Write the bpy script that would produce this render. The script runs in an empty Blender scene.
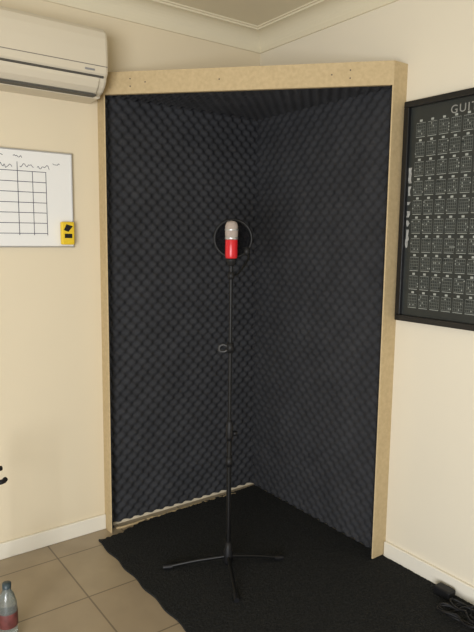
import bpy, bmesh, random
import numpy as np
from math import *
from mathutils import Vector, Matrix
random.seed(4)
sc=bpy.context.scene
sc.view_settings.view_transform='Standard'
sc.view_settings.look='None'

# ---------------------------------------------------------------- materials
def mat(name,col,rough=.6,metal=0.,noise=0.,nscale=20.,col2=None,bump=0.,bscale=100.,spec=.5,alpha=None,trans=0.,bdist=.004,sheen=0.):
    m=bpy.data.materials.new(name); m.use_nodes=True
    nt=m.node_tree; b=nt.nodes['Principled BSDF']
    b.inputs['Base Color'].default_value=(*col,1); b.inputs['Roughness'].default_value=rough
    b.inputs['Metallic'].default_value=metal
    b.inputs['Specular IOR Level'].default_value=spec
    if sheen: b.inputs['Sheen Weight'].default_value=sheen
    if trans: b.inputs['Transmission Weight'].default_value=trans
    if alpha is not None: b.inputs['Alpha'].default_value=alpha
    tc=nt.nodes.new('ShaderNodeTexCoord')
    if noise or col2:
        n=nt.nodes.new('ShaderNodeTexNoise'); n.inputs['Scale'].default_value=nscale; n.inputs['Detail'].default_value=6
        nt.links.new(tc.outputs['Object'],n.inputs['Vector'])
        r=nt.nodes.new('ShaderNodeValToRGB'); r.color_ramp.elements[0].position=.5-.18; r.color_ramp.elements[1].position=.5+.18
        c2=col2 if col2 else tuple(c*(1-noise) for c in col)
        r.color_ramp.elements[0].color=(*c2,1); r.color_ramp.elements[1].color=(*col,1)
        nt.links.new(n.outputs['Fac'],r.inputs['Fac']); nt.links.new(r.outputs['Color'],b.inputs['Base Color'])
    if bump:
        n2=nt.nodes.new('ShaderNodeTexNoise'); n2.inputs['Scale'].default_value=bscale; n2.inputs['Detail'].default_value=4
        nt.links.new(tc.outputs['Object'],n2.inputs['Vector'])
        bp=nt.nodes.new('ShaderNodeBump'); bp.inputs['Strength'].default_value=bump; bp.inputs['Distance'].default_value=bdist
        nt.links.new(n2.outputs['Fac'],bp.inputs['Height']); nt.links.new(bp.outputs['Normal'],b.inputs['Normal'])
    return m
M_wallL=mat('wall_cream_warm_lit',(.72,.63,.46),.5,noise=.04,nscale=1.5,bump=.1,bscale=160)  # cream paint, yellowed in its colour to stand for warm indoor light
M_wallR=mat('wall_paint_cream_right',(.74,.68,.55),.5,noise=.03,nscale=1.5,bump=.1,bscale=160)
M_ceil=mat('ceiling_paint',(.70,.64,.48),.8,noise=.03,nscale=2)
M_trim=mat('trim_gloss_white',(.76,.72,.62),.35)
M_foam=mat('acoustic_foam',(.042,.043,.047),.95,noise=.2,nscale=9,bump=.4,bscale=500,spec=.1)
M_carpet=mat('black_carpet',(.026,.027,.027),1.,col2=(.006,.007,.007),nscale=130,bump=1.,bscale=260,spec=.08,bdist=.008,sheen=.03)
M_chip=mat('particleboard',(.53,.41,.23),.75,col2=(.46,.35,.19),nscale=70,bump=.12,bscale=300)
M_black=mat('black_metal',(.005,.005,.005),.42,spec=.3)
M_blackpl=mat('black_plastic',(.008,.008,.009),.5,spec=.3)
M_acw=mat('ac_plastic',(.62,.56,.44),.4)
M_acd=mat('ac_outlet_dark',(.07,.065,.055),.6)
M_acm=mat('ac_seam',(.22,.20,.17),.6)
M_wb=mat('whiteboard_enamel',(.78,.78,.76),.2)
M_alu=mat('aluminium',(.55,.55,.55),.35,metal=.8)
M_ink=mat('marker_ink',(.05,.055,.09),.6)
M_yel=mat('yellow_plastic',(.75,.52,.02),.45)
M_red=mat('red_enamel',(.55,.012,.018),.3)
M_gril=mat('mic_grille',(.66,.56,.50),.45,metal=.3,bump=1.,bscale=900,noise=.3,nscale=600)
M_frame=mat('picture_frame_black',(.006,.006,.007),.28)
M_poster=mat('chord_poster_paper',(.024,.028,.026),.45,noise=.3,nscale=6)
M_pline=mat('chord_poster_print',(.34,.36,.33),.6)
M_pline2=mat('chord_poster_print_dim',(.15,.165,.15),.6)
M_ptitle=mat('chord_poster_title',(.26,.26,.24),.6)
M_strip=mat('whitish_strip',(.45,.45,.43),.8,noise=.5,nscale=60)
M_pet=mat('clear_plastic',(.50,.55,.53),.15,trans=.8)
M_label=mat('bottle_label',(.18,.05,.045),.5,noise=.5,nscale=40)
M_cap=mat('bottle_cap',(.03,.05,.06),.4)
M_screw=mat('screw_head',(.08,.07,.06),.5,metal=.6)
M_grey=mat('grey_print',(.25,.25,.25),.6)
M_mesh=mat('pop_filter_mesh',(.004,.004,.005),.9,alpha=.9,spec=.1)
M_clip=mat('grey_clip',(.022,.022,.022),.4)

# tile floor
m=bpy.data.materials.new('floor_tile'); m.use_nodes=True; nt=m.node_tree; b=nt.nodes['Principled BSDF']
tc=nt.nodes.new('ShaderNodeTexCoord'); mp=nt.nodes.new('ShaderNodeMapping')
mp.inputs['Location'].default_value=(1.17,.14,0)
br=nt.nodes.new('ShaderNodeTexBrick'); br.offset=0.; br.squash=1.
br.inputs['Scale'].default_value=1.; br.inputs['Brick Width'].default_value=.335; br.inputs['Row Height'].default_value=.335
br.inputs['Mortar Size'].default_value=.0035; br.inputs['Mortar Smooth'].default_value=.2
br.inputs['Color1'].default_value=(.42,.34,.23,1); br.inputs['Color2'].default_value=(.39,.31,.21,1); br.inputs['Mortar'].default_value=(.19,.15,.10,1)
nz=nt.nodes.new('ShaderNodeTexNoise'); nz.inputs['Scale'].default_value=7; nz.inputs['Detail'].default_value=6
mx=nt.nodes.new('ShaderNodeMix'); mx.data_type='RGBA'; mx.blend_type='MULTIPLY'; mx.inputs['Factor'].default_value=.35
nt.links.new(tc.outputs['Object'],mp.inputs['Vector']); nt.links.new(mp.outputs['Vector'],br.inputs['Vector'])
nt.links.new(tc.outputs['Object'],nz.inputs['Vector'])
nt.links.new(br.outputs['Color'],mx.inputs['A']); nt.links.new(nz.outputs['Fac'],mx.inputs['B'])
nt.links.new(mx.outputs['Result'],b.inputs['Base Color']); b.inputs['Roughness'].default_value=.33
M_tile=m

# ---------------------------------------------------------------- helpers
def obj(name,verts,faces,m,smooth=False,parent=None):
    me=bpy.data.meshes.new(name); me.from_pydata([tuple(v) for v in verts],[],faces); me.update()
    if smooth: me.polygons.foreach_set('use_smooth',[True]*len(me.polygons))
    ms=m if isinstance(m,(list,tuple)) else [m]
    for q in ms: me.materials.append(q)
    o=bpy.data.objects.new(name,me); sc.collection.objects.link(o)
    if parent: o.parent=parent
    return o
def fixn(o):
    bm=bmesh.new(); bm.from_mesh(o.data); bmesh.ops.recalc_face_normals(bm,faces=bm.faces); bm.to_mesh(o.data); bm.free(); return o
def box(name,a,b_,m,parent=None,bevel=0.):
    x0,y0,z0=a;x1,y1,z1=b_
    v=[(x0,y0,z0),(x1,y0,z0),(x1,y1,z0),(x0,y1,z0),(x0,y0,z1),(x1,y0,z1),(x1,y1,z1),(x0,y1,z1)]
    f=[(0,3,2,1),(4,5,6,7),(0,1,5,4),(1,2,6,5),(2,3,7,6),(3,0,4,7)]
    o=obj(name,v,f,m,parent=parent); fixn(o)
    if bevel:
        md=o.modifiers.new('b','BEVEL'); md.width=bevel; md.segments=3
    return o
def prism(name,poly,z0,z1,m,parent=None):
    n=len(poly); v=[(x,y,z0) for x,y in poly]+[(x,y,z1) for x,y in poly]
    f=[tuple(range(n))[::-1],tuple(range(n,2*n))]+[(i,(i+1)%n,n+(i+1)%n,n+i) for i in range(n)]
    return fixn(obj(name,v,f,m,parent=parent))
def lathe(name,prof,m,parent=None,seg=40,loc=(0,0,0),mats=None):
    v=[];f=[]
    for r,z in prof:
        for k in range(seg):
            a=2*pi*k/seg; v.append((loc[0]+r*cos(a),loc[1]+r*sin(a),loc[2]+z))
    for i in range(len(prof)-1):
        for k in range(seg):
            f.append((i*seg+k,i*seg+(k+1)%seg,(i+1)*seg+(k+1)%seg,(i+1)*seg+k))
    o=obj(name,v,f,m,smooth=True,parent=parent); fixn(o)
    return o
def tube(name,pts,r,m,parent=None,seg=12,closed=False):
    cu=bpy.data.curves.new(name,'CURVE'); cu.dimensions='3D'; s=cu.splines.new('POLY'); s.points.add(len(pts)-1)
    for i,p in enumerate(pts): s.points[i].co=(*p,1)
    s.use_cyclic_u=closed; cu.bevel_depth=r; cu.bevel_resolution=4; cu.use_fill_caps=True
    tmp=bpy.data.objects.new(name+'_t',cu); sc.collection.objects.link(tmp)
    dg=bpy.context.evaluated_depsgraph_get(); me=bpy.data.meshes.new_from_object(tmp.evaluated_get(dg))
    bpy.data.objects.remove(tmp); me.name=name
    me.materials.clear(); me.materials.append(m); me.polygons.foreach_set('use_smooth',[True]*len(me.polygons))
    o=bpy.data.objects.new(name,me); sc.collection.objects.link(o)
    if parent: o.parent=parent
    return o
def empty(name,loc=(0,0,0)):
    e=bpy.data.objects.new(name,None); e.empty_display_size=.05; sc.collection.objects.link(e); return e
def smoothpts(ctrl,n=10):
    out=[];P=[Vector(c) for c in ctrl]
    for i in range(len(P)-1):
        p0=P[max(i-1,0)];p1=P[i];p2=P[i+1];p3=P[min(i+2,len(P)-1)]
        for k in range(n):
            t=k/n
            out.append(.5*((2*p1)+(p2-p0)*t+(2*p0-5*p1+4*p2-p3)*t*t+(3*p1-p0-3*p2+p3)*t**3))
    out.append(P[-1]); return [tuple(q) for q in out]
def quads(name,qs,m,parent=None):
    v=[];f=[]
    for q in qs:
        b0=len(v); v+=list(q); f.append(tuple(range(b0,b0+len(q))))
    return obj(name,v,f,m,parent=parent)

# ---------------------------------------------------------------- room
XW,YW=-3.9,-4.4; H=2.4
box('floor',(XW,YW,-.1),(.1,.1,0),M_tile)
box('ceiling',(XW,YW,H),(.1,.1,H+.1),M_ceil)
box('wall_left',(XW,0,0),(.1,.1,H),M_wallL)
box('wall_right',(0,YW,0),(.1,0,H),M_wallR)
box('baseboard_left',(XW,-.014,0),(-.892,0,.072),M_trim,bevel=.004)
box('baseboard_right',(-.014,YW,0),(0,-.938,.072),M_trim,bevel=.004)
# cornice (cove profile) mitred round the corner
def cornice(name,left):
    prof=[(0,.092),(.008,.092),(.008,.082)]
    for k in range(9):
        a=k/8*pi/2
        prof.append((.008+.068*(1-cos(a)),.082-.068*sin(a)))   # out, down-from-ceiling
    prof+=[(.084,.014),(.084,.006),(.094,.006),(.094,0)]
    v=[];n=len(prof)
    for d,h in prof: v.append(((-d),(-d),H-h))
    for d,h in prof: v.append((XW,-d,H-h) if left else (-d,YW,H-h))
    f=[(i,i+1,n+i+1,n+i) for i in range(n-1)]
    o=obj(name,v,f,M_ceil); fixn(o); return o
cornice('trim_1',True); cornice('trim_2',False)

# ---------------------------------------------------------------- vocal booth
booth=empty('vocal_booth')
LX=-.892; RY=-.936; DL=.066; DR=.080; T=.005; TH=.017; ZT=2.055; ZB=1.965
dvec=Vector((-DR-LX,RY+DL)).normalized(); nin=Vector((-dvec.y,dvec.x))
if nin.dot(Vector((1,1)))<0: nin=-nin
A=Vector((LX,-DL)); B=Vector((-DR,RY))
# posts (sheet strips standing out from each wall)
prism('post_left',[(LX,0),(LX,-DL),(LX+T,-DL-.002),(LX+T,0)],0.0,ZB,M_chip,booth)
prism('post_right',[(0,RY),(-DR,RY),(-DR-.002,RY+T),(0,RY+T)],.012,ZB,M_chip,booth)
A2=A+nin*TH; B2=B+nin*TH
prism('header',[tuple(A),tuple(B),tuple(B2),tuple(A2)],ZB,ZT,M_chip,booth)
prism('header_end_left',[(LX,0),(LX,-DL),(LX+TH,-DL),(LX+TH,0)],ZB,ZT,M_chip,booth)
prism('header_end_right',[(0,RY),(-DR,RY),(-DR,RY+TH),(0,RY+TH)],ZB,ZT,M_chip,booth)
prism('roof',[(-.001,-.001),(LX+TH,-.001),(LX+TH,-DL),tuple(A2),tuple(B2),(-DR,RY+TH),(-.001,RY+TH)],2.0,2.016,M_chip,booth)
# screws on header
k=0
for t in (.10,.155,.42,.80,.86):
    for dz in ((.03,.06) if t in (.10,.86) else (.045,)):
        p=A.lerp(B,t); k+=1
        n=-nin
        v=[];f=[]
        c=Vector((p.x,p.y,ZB+dz))+Vector((n.x,n.y,0))*.001
        u=Vector((dvec.x,dvec.y,0)); w=Vector((0,0,1))
        ring=[c+u*.003*cos(a)+w*.003*sin(a) for a in [i*pi/5 for i in range(10)]]
        fixn(obj('screw_%d'%k,ring,[tuple(range(10))],M_screw,parent=booth))
# convoluted foam
def foam(name,nu,nv,lu,lv,org,du,dv,dn,h=.030,P=.057,keep=None,seed=0,base=.006):
    us=np.linspace(0,lu,nu+1); vs=np.linspace(0,lv,nv+1)
    UU,VV=np.meshgrid(us,vs,indexing='ij')
    hh=base+h*(.5+.5*np.cos(2*pi*UU/P)*np.cos(2*pi*VV/P))**1.0
    rs=np.random.RandomState(seed); hh=hh+h*.05*rs.randn(*hh.shape)
    # skirt the borders back to the backing
    hh[0,:]=0;hh[-1,:]=0;hh[:,0]=0;hh[:,-1]=0
    us=us.copy(); vs=vs.copy()
    us[0]=us[1]-.0005; us[-1]=us[-2]+.0005; vs[0]=vs[1]-.0005; vs[-1]=vs[-2]+.0005
    UU,VV=np.meshgrid(us,vs,indexing='ij')
    o=np.array(org);du=np.array(du);dv=np.array(dv);dn=np.array(dn)
    Pn=o+UU[...,None]*du+VV[...,None]*dv+hh[...,None]*dn
    V=Pn.reshape(-1,3); w=nv+1; F=[]
    for i in range(nu):
        for j in range(nv):
            if keep and not keep(*(o+(us[i]+us[i+1])/2*du+(vs[j]+vs[j+1])/2*dv)[:2]): continue
            F.append((i*w+j,(i+1)*w+j,(i+1)*w+j+1,i*w+j+1))
    ob=obj(name,V.tolist(),F,M_foam,smooth=True,parent=booth)
    bm=bmesh.new(); bm.from_mesh(ob.data); bmesh.ops.delete(bm,geom=[q for q in bm.verts if not q.link_faces],context='VERTS'); bm.to_mesh(ob.data); bm.free()
    return ob
foam('foam_left',140,310,-LX-T-.002,1.965,(LX+T+.001,-.002,.018),(1,0,0),(0,0,1),(0,-1,0),seed=1,h=.019,base=.012)
foam('foam_right',146,312,-RY-T-.002,1.973,(-.002,0,.010),(0,-1,0),(0,0,1),(-1,0,0),seed=2,h=.014,base=.018)
foam('foam_return_left',9,306,DL-.002,1.945,(LX+T+.001,-.001,.012),(0,-1,0),(0,0,1),(1,0,0),seed=5,h=.011,base=.008)
foam('foam_return_right',12,306,DR-.002,1.945,(-.001,RY+T+.001,.014),(-1,0,0),(0,0,1),(0,1,0),seed=6,h=.011,base=.008)
def ins(x,y):
    d=(Vector((x,y))-A2).dot(nin); return d>0
foam('foam_ceiling',140,146,-LX-TH-.002,-RY-TH-.002,(LX+TH+.001,-.001,1.998),(1,0,0),(0,-1,0),(0,0,-1),keep=ins,seed=3,h=.022,base=.012)

# ---------------------------------------------------------------- carpet with ragged back edge
nx,ny=170,230; x0,x1=-.972,-.0165; yend=-1.75
verts=[];faces=[]
def edge(x):
    t=(x-x0)/(x1-x0)
    e=-.100+.036*min(1,max(0,(t-.11)*8))+.034*t
    return e-.010*abs(sin(x*61)+.6*sin(x*143+1))*(1-t)-.003*random.random()
ed=[edge(x0+(x1-x0)*i/nx) for i in range(nx+1)]
for i in range(nx+1):
    x=x0+(x1-x0)*i/nx
    for j in range(ny+1):
        y=ed[i]+(yend-ed[i])*j/ny
        verts.append((x+(.004*sin(y*37) if i==0 else 0),y,.0075+.0025*random.random()))
for i in range(nx):
    for j in range(ny):
        a=i*(ny+1)+j; faces.append((a,a+1,a+ny+2,a+ny+1))
def skirt(ids):
    for p,q in zip(ids[:-1],ids[1:]):
        b0=len(verts); verts.append((verts[p][0],verts[p][1],.0005)); verts.append((verts[q][0],verts[q][1],.0005)); faces.append((p,q,b0+1,b0))
skirt([j for j in range(ny+1)]); skirt([nx*(ny+1)+j for j in range(ny+1)]); skirt([i*(ny+1) for i in range(nx+1)]); skirt([i*(ny+1)+ny for i in range(nx+1)])
fixn(obj('carpet',verts,faces,M_carpet))
# board slivers along the foot of the left foam
for k in range(26):
    x=-.85+.7*(k/26)**1.1+random.uniform(-.01,.01); y=-.046-random.random()*.008; a=random.uniform(-.4,.4); L=random.uniform(.006,.020); w=random.uniform(.002,.005)
    c,s=cos(a),sin(a)
    poly=[(x-L*c-w*s,y-L*s+w*c),(x-L*c*.8+w*s,y-L*s*.8-w*c),(x+L*c,y+L*s-w*.4),(x+L*c*.7,y+L*s*.7+w*.6)]
    prism('sliver_%d'%k,poly,.0005,.010,M_chip,booth)

# ---------------------------------------------------------------- air conditioner
ac=empty('air_conditioner')
prof=[(0,2.195),(-.150,2.195),(-.176,2.188),(-.190,2.172),(-.197,2.145),(-.200,2.10),(-.200,2.045),(-.197,2.012),(-.192,2.006)]
bottom=[(-.115,1.932),(0,1.932)]
def acsweep(name,pf,xa,xb,m,caps=False,rnd=.012):
    v=[];n=len(pf)
    st=[(xa,0.),(xb-rnd,0.),(xb-rnd*.3,rnd*.3),(xb,rnd)]
    for x,ins_ in st:
        for y,z in pf:
            cy,cz=-.07,2.06
            L=hypot(y-cy,z-cz); s=(L-ins_)/L if y<-.01 else 1
            v.append((x,cy+(y-cy)*s,cz+(z-cz)*s))
    f=[]
    for i in range(len(st)-1):
        for j in range(n-1): f.append((i*n+j,i*n+j+1,(i+1)*n+j+1,(i+1)*n+j))
    if caps:
        f.append(tuple(range(n))); f.append(tuple(range(3*n,4*n)))
    o=obj(name,v,f,m,smooth=False,parent=ac); fixn(o); return o
AX0,AX1=-1.74,-.927
acsweep('body',prof+[(-.186,2.000),(-.182,1.985),(-.168,1.966),(-.148,1.950),(-.118,1.940)]+bottom,AX0,AX1,M_acw,caps=True)
acsweep('louver_flap',[(-.1915,1.996),(-.188,1.984),(-.174,1.961),(-.152,1.944),(-.146,1.948),(-.166,1.968),(-.180,1.988)],AX0+.05,AX1-.035,M_acw,rnd=.004,caps=True)
box('outlet_gap_top',(AX0+.03,-.1935,1.9970),(AX1-.02,-.17,2.0045),M_acd,ac)
box('outlet_gap_bottom',(AX0+.05,-.152,1.934),(AX1-.035,-.10,1.9405),M_acd,ac)
box('panel_seam',(AX0+.01,-.2008,2.038),(AX1-.006,-.19,2.041),M_acm,ac)
for k in range(3): box('vane_%d'%k,(AX0+.05,-.1885+.010*k,1.990-.013*k),(AX1-.04,-.175+.010*k,1.992-.013*k),M_acm,ac)
box('maker_plate',(AX1-.10,-.2012,2.018),(AX1-.06,-.199,2.025),M_grey,ac)

# ---------------------------------------------------------------- whiteboard
wb=empty('whiteboard')
WX1=-1.016; WX0=-1.62; Z0,Z1=1.322,1.716
box('panel',(WX0+.004,-.012,Z0+.004),(WX1-.004,-.001,Z1-.004),M_wb,wb)
for n,a,b_ in (('rail_top',(WX0,-.016,Z1-.006),(WX1,-.001,Z1)),('rail_bottom',(WX0,-.016,Z0),(WX1,-.001,Z0+.006)),('rail_right',(WX1-.006,-.016,Z0),(WX1,-.001,Z1)),('rail_left',(WX0,-.016,Z0),(WX0+.006,-.001,Z1))):
    box(n,a,b_,M_alu,wb,bevel=.002)
qs=[]
def wline(xa,za,xb,zb,t=.0013):
    d=Vector((xb-xa,zb-za)); L=d.length
    if L<1e-6: return
    d/=L; n=Vector((-d.y,d.x))*t
    qs.append([(xa+n.x,-.0126,za+n.y),(xa-n.x,-.0126,za-n.y),(xb-n.x,-.0126,zb-n.y),(xb+n.x,-.0126,zb+n.y)])
rows=[1.628,1.586,1.545,1.503,1.462,1.420,1.378]
for z in rows: wline(WX0+.04,z,-1.128,z+.002)
for x in (-1.47,-1.36,-1.245,-1.185,-1.130): wline(x,1.665 if x<-1.2 else 1.63,x+.001,1.372)
def scribble(x,z,w,h):
    n=int(w/.005)
    px,pz=x,z
    for i in range(n):
        qx=x+(i+1)*w/n; qz=z+random.uniform(-.5,.5)*h
        wline(px,pz,qx,qz,.0011); px,pz=qx,qz
for x,w in ((-1.55,.06),(-1.44,.06),(-1.335,.07),(-1.235,.055),(-1.165,.05)): scribble(x,1.648,w,.022)
scribble(-1.36,1.69,.06,.02); scribble(-1.26,1.687,.035,.018); scribble(-1.10,1.668,.03,.012)
quads('marker_table',qs,M_ink,wb)
er=empty('whiteboard_eraser')
box('eraser_body',(-1.078,-.040,1.334),(-1.022,-.0162,1.430),M_yel,er,bevel=.006)
box('eraser_label',(-1.066,-.0412,1.362),(-1.034,-.039,1.380),M_blackpl,er)
quads('eraser_mark',[[(-1.070,-.0405,1.395),(-1.050,-.0405,1.388),(-1.030,-.0405,1.412),(-1.058,-.0405,1.420)]],M_blackpl,er)

# ---------------------------------------------------------------- framed chord chart on the right wall
pf=empty('framed_chord_chart')
PY0=-.950; PY1=-1.60; PZ0,PZ1=1.046,1.905; FW=.024
box('backing',(-.014,PY1+.01,PZ0+.01),(-.002,PY0-.01,PZ1-.01),M_poster,pf)
box('frame_top',(-.030,PY1,PZ1-FW),(-.001,PY0,PZ1),M_frame,pf,bevel=.003)
box('frame_bottom',(-.030,PY1,PZ0),(-.001,PY0,PZ0+FW),M_frame,pf,bevel=.003)
box('frame_left',(-.030,PY0-FW,PZ0+FW),(-.001,PY0,PZ1-FW),M_frame,pf,bevel=.003)
box('frame_right',(-.030,PY1,PZ0+FW),(-.001,PY1+FW,PZ1-FW),M_frame,pf,bevel=.003)
q1=[];q2=[]
X=-.0146
def pr(L,y,z,w,h): L.append([(X,y,z),(X,y-w,z),(X,y-w,z+h),(X,y,z+h)])
nrow=10; ztop=1.820; rp=.0735
for r in range(nrow):
    for c in range(11):
        y=-1.003-c*.051; z=ztop-r*rp-.05
        gw,gh=.040,.046
        for i in range(6): pr(q2,y-i*gw/5+.0006,z,.0012,gh)
        for i in range(5): pr(q2,y,z+i*gh/4,gw,.0013)
        pr(q1,y,z+gh,gw,.0024)
        for d in range(random.randint(2,4)):
            yy=y-random.randint(0,5)*gw/5+.002; zz=z+(random.randint(0,3)+.5)*gh/4-.002
            pr(q1,yy,zz,.005,.005)
        pr(q1,y-.014,z+gh+.006,.012,.008)
        pr(q1,y,z-.006,gw,.002)
quads('chord_grids',q2,M_pline2,pf); quads('chord_marks',q1,M_pline,pf)
def text(name,s,size,mat_,parent,M4,ext=.0004,sp=1.):
    cu=bpy.data.curves.new(name,'FONT'); cu.body=s; cu.size=size; cu.extrude=ext; cu.space_character=sp
    tmp=bpy.data.objects.new(name+'_t',cu); sc.collection.objects.link(tmp)
    dg=bpy.context.evaluated_depsgraph_get(); me=bpy.data.meshes.new_from_object(tmp.evaluated_get(dg))
    bpy.data.objects.remove(tmp); me.materials.clear(); me.materials.append(mat_); me.transform(M4)
    o=bpy.data.objects.new(name,me); sc.collection.objects.link(o); o.parent=parent; return o
M4=Matrix(((0,0,-1,X-.0002),(-1,0,0,-1.150),(0,1,0,1.832),(0,0,0,1)))
text('title','GUITAR CHORDS',.042,M_ptitle,pf,M4,sp=1.2)
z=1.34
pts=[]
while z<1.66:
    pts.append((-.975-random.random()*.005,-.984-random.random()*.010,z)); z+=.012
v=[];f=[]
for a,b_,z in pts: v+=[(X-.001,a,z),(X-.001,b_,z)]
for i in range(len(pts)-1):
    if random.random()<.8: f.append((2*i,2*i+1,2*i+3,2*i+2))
obj('ragged_strip',v,f,M_strip,parent=pf)  # ragged whitish strip along the chart's left inner border

# ---------------------------------------------------------------- microphone stand
st=empty('microphone_stand'); SX,SY=-.626,-.632
tube('upper_tube',[(SX,SY,.55),(SX,SY,1.262)],.0066,M_black,st)
tube('lower_tube',[(SX,SY,.05),(SX,SY,.60)],.0100,M_black,st)
lathe('height_clutch',[(0,-.045),(.012,-.045),(.0155,-.03),(.0155,.01),(.012,.03),(.009,.04),(0,.04)],M_blackpl,st,loc=(SX,SY,.605))
lathe('clutch_knob',[(0,0),(.010,0),(.010,.016),(0,.016)],M_blackpl,st,loc=(SX+.02,SY-.01,.58))
lathe('lower_collar',[(0,-.02),(.0125,-.02),(.0145,0),(.0125,.02),(0,.02)],M_blackpl,st,loc=(SX,SY,.47))
lathe('clip_ring',[(0,-.020),(.013,-.020),(.015,0),(.013,.020),(0,.020)],M_blackpl,st,loc=(SX,SY,.94))
rv=Vector((.805,-.593,0))
c=Vector((SX,SY,.94))
tube('cable_clip',smoothpts([c-rv*.008+Vector((0,0,.004)),c-rv*.028+Vector((0,0,.012)),c-rv*.042+Vector((0,0,.004)),c-rv*.042+Vector((0,0,-.012)),c-rv*.026+Vector((0,0,-.016)),c-rv*.010+Vector((0,0,-.010))]),.0055,M_clip,st)
lathe('base_hub',[(0,.030),(.016,.030),(.019,.045),(.019,.085),(.014,.10),(.011,.125),(0,.125)],M_blackpl,st,loc=(SX,SY,0))
for i,(tx,ty) in enumerate([(-.845,-.492),(-.405,-.712),(-.735,-.84)]):
    d=Vector((tx-SX,ty-SY,0)); L=d.length; d.normalize()
    p0=Vector((SX,SY,.062))+d*.012; p1=Vector((tx,ty,.020))
    tube('leg_%d'%(i+1),[tuple(p0),tuple(p0.lerp(p1,.5)+Vector((0,0,.004))),tuple(p1)],.0075,M_black,st)
    tube('foot_%d'%(i+1),[tuple(p1-d*.03+Vector((0,0,.003))),tuple(p1+d*.008)],.0105,M_blackpl,st)
# ---------------------------------------------------------------- microphone
mic=empty('condenser_microphone')
lathe('yoke',[(0,1.263),(.013,1.263),(.013,1.272),(.020,1.280),(.022,1.292),(0,1.292)],M_blackpl,mic,loc=(SX,SY,0))
lathe('body',[(0,1.288),(.018,1.288),(.0225,1.294),(.0240,1.300),(.0240,1.362),(.0225,1.366),(0,1.366)],M_red,mic,loc=(SX,SY,0))
lathe('band',[(.0235,1.364),(.0255,1.366),(.0255,1.373),(.0235,1.375)],M_alu,mic,loc=(SX,SY,0))
lathe('grille',[(.0225,1.372),(.0245,1.378),(.0250,1.400),(.0245,1.416),(.021,1.428),(.014,1.434),(0,1.436)],M_gril,mic,loc=(SX,SY,0))
lathe('grille_hoop',[(.0252,1.398),(.0262,1.400),(.0262,1.403),(.0252,1.405)],M_alu,mic,loc=(SX,SY,0))
# ---------------------------------------------------------------- pop filter
fd=Vector((-.593,-.805,0)).normalized()
pop=empty('pop_filter')
pc=Vector((SX,SY,1.368))-fd*.085+rv*.006
R=.074
ring=[tuple(pc+rv*R*cos(a)+Vector((0,0,R*sin(a)))) for a in [2*pi*i/64 for i in range(64)]]
tube('hoop',ring,.0055,M_black,pop,closed=True)
obj('mesh_screen',ring,[tuple(range(64))],M_mesh,parent=pop)
pb=pc+rv*.055-Vector((0,0,.050))
lathe('hoop_mount',[(0,-.018),(.012,-.016),(.014,0),(.012,.016),(0,.018)],M_blackpl,pop,loc=tuple(pb))
tube('gooseneck',smoothpts([pb,pb+rv*.006+Vector((0,0,-.03))+fd*.02,Vector((SX,SY,1.235))-fd*.02+rv*.03,Vector((SX,SY,1.225))+rv*.010]),.0042,M_black,pop)
lathe('clamp',[(.0068,-.014),(.012,-.014),(.0135,0),(.012,.014),(.0068,.014),(.0068,-.014)],M_blackpl,pop,loc=(SX,SY,1.225))

# ---------------------------------------------------------------- left edge: bottle and second stand
bt=empty('water_bottle'); bx,by=-1.486,-.545
lathe('bottle_shell',[(0,.001),(.026,.001),(.031,.008),(.032,.03),(.030,.04),(.032,.05),(.032,.11),(.030,.135),(.022,.165),(.013,.182),(.013,.195)],M_pet,bt,loc=(bx,by,0))
lathe('label',[(.0325,.055),(.0328,.056),(.0328,.105),(.0325,.106)],M_label,bt,loc=(bx,by,0))
lathe('cap',[(.0145,.188),(.0145,.205),(0,.206)],M_cap,bt,loc=(bx,by,0))
s2=empty('guitar_stand'); gx,gy=-1.478,-.368
tube('upright',[(gx,gy,.05),(gx,gy,.56)],.009,M_black,s2)
lathe('upright_knob',[(0,-.022),(.016,-.022),(.019,0),(.016,.022),(0,.022)],M_blackpl,s2,loc=(gx,gy,.515))
tube('cradle_arm',smoothpts([(gx,gy,.50),(gx+.020,gy-.01,.495),(gx+.035,gy-.02,.50),(gx+.040,gy-.03,.51)]),.009,M_blackpl,s2)
tube('cradle_arm_upper',smoothpts([(gx,gy,.54),(gx+.018,gy-.01,.545),(gx+.030,gy-.02,.55)]),.009,M_blackpl,s2)
for i,(tx,ty) in enumerate([(gx-.03,gy-.02),(gx-.25,gy-.12),(gx-.03,gy+.19)]):
    tube('stand_leg_%d'%(i+1),[(gx,gy,.16),(tx,ty,.008)],.008,M_black,s2)
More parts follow.
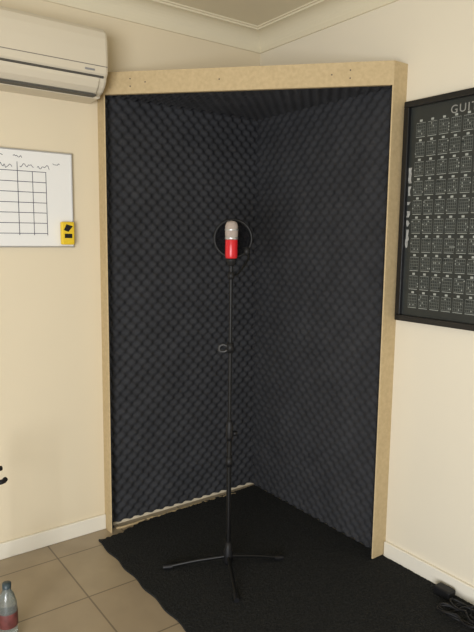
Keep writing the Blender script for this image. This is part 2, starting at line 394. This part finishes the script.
# ---------------------------------------------------------------- right edge: cables and adapter
cb=empty('cable_tangle')
random.seed(9)
for k in range(4):
    cx,cy=-.11+random.uniform(-.02,.02),-1.40+random.uniform(-.02,.02)
    pts=[]
    for i in range(60):
        a=2*pi*i/59*1.6+k; r=.050+.02*sin(3*a+k)
        pts.append((cx+r*cos(a)*.8,cy+r*1.3*sin(a),.017+.006*k+.004*sin(5*a)))
    tube('cable_%d'%k,pts,.0035,M_blackpl,cb)
ad=empty('power_adapter')
box('adapter_body',(-.075,-1.305,.0102),(-.030,-1.235,.042),M_blackpl,ad,bevel=.006)

# ---------------------------------------------------------------- lights
w=bpy.data.worlds.new('world'); sc.world=w; w.use_nodes=True
bg=w.node_tree.nodes['Background']; bg.inputs['Color'].default_value=(1.0,.93,.80,1); bg.inputs['Strength'].default_value=.40
def area(name,loc,target,sx,sy,e,col):
    l=bpy.data.lights.new(name,'AREA'); l.shape='RECTANGLE'; l.size=sx; l.size_y=sy; l.energy=e; l.color=col
    o=bpy.data.objects.new(name,l); sc.collection.objects.link(o); o.location=loc
    o.rotation_euler=(Vector(target)-Vector(loc)).to_track_quat('-Z','Y').to_euler(); return o
area('window_light',(-3.5,-3.4,.95),(0,-.9,.3),1.6,1.5,132,(.95,.97,1.0))

# ---------------------------------------------------------------- camera
f,a,b_,h,yaw,pit,rol=593.3277,1.978,2.5059,1.3711,.935,.1309,.0119
F=Vector((cos(yaw)*cos(pit),sin(yaw)*cos(pit),-sin(pit))); Rr=Vector((sin(yaw),-cos(yaw),0)); U=Rr.cross(F)
R2=Rr*cos(rol)+U*sin(rol); U2=U*cos(rol)-Rr*sin(rol)
cd=bpy.data.cameras.new('camera'); co=bpy.data.objects.new('camera',cd); sc.collection.objects.link(co)
cd.sensor_fit='HORIZONTAL'; cd.sensor_width=36; cd.lens=f/474*36; cd.clip_start=.02
co.matrix_world=Matrix(((R2.x,U2.x,-F.x,-a),(R2.y,U2.y,-F.y,-b_),(R2.z,U2.z,-F.z,h),(0,0,0,1)))
sc.camera=co
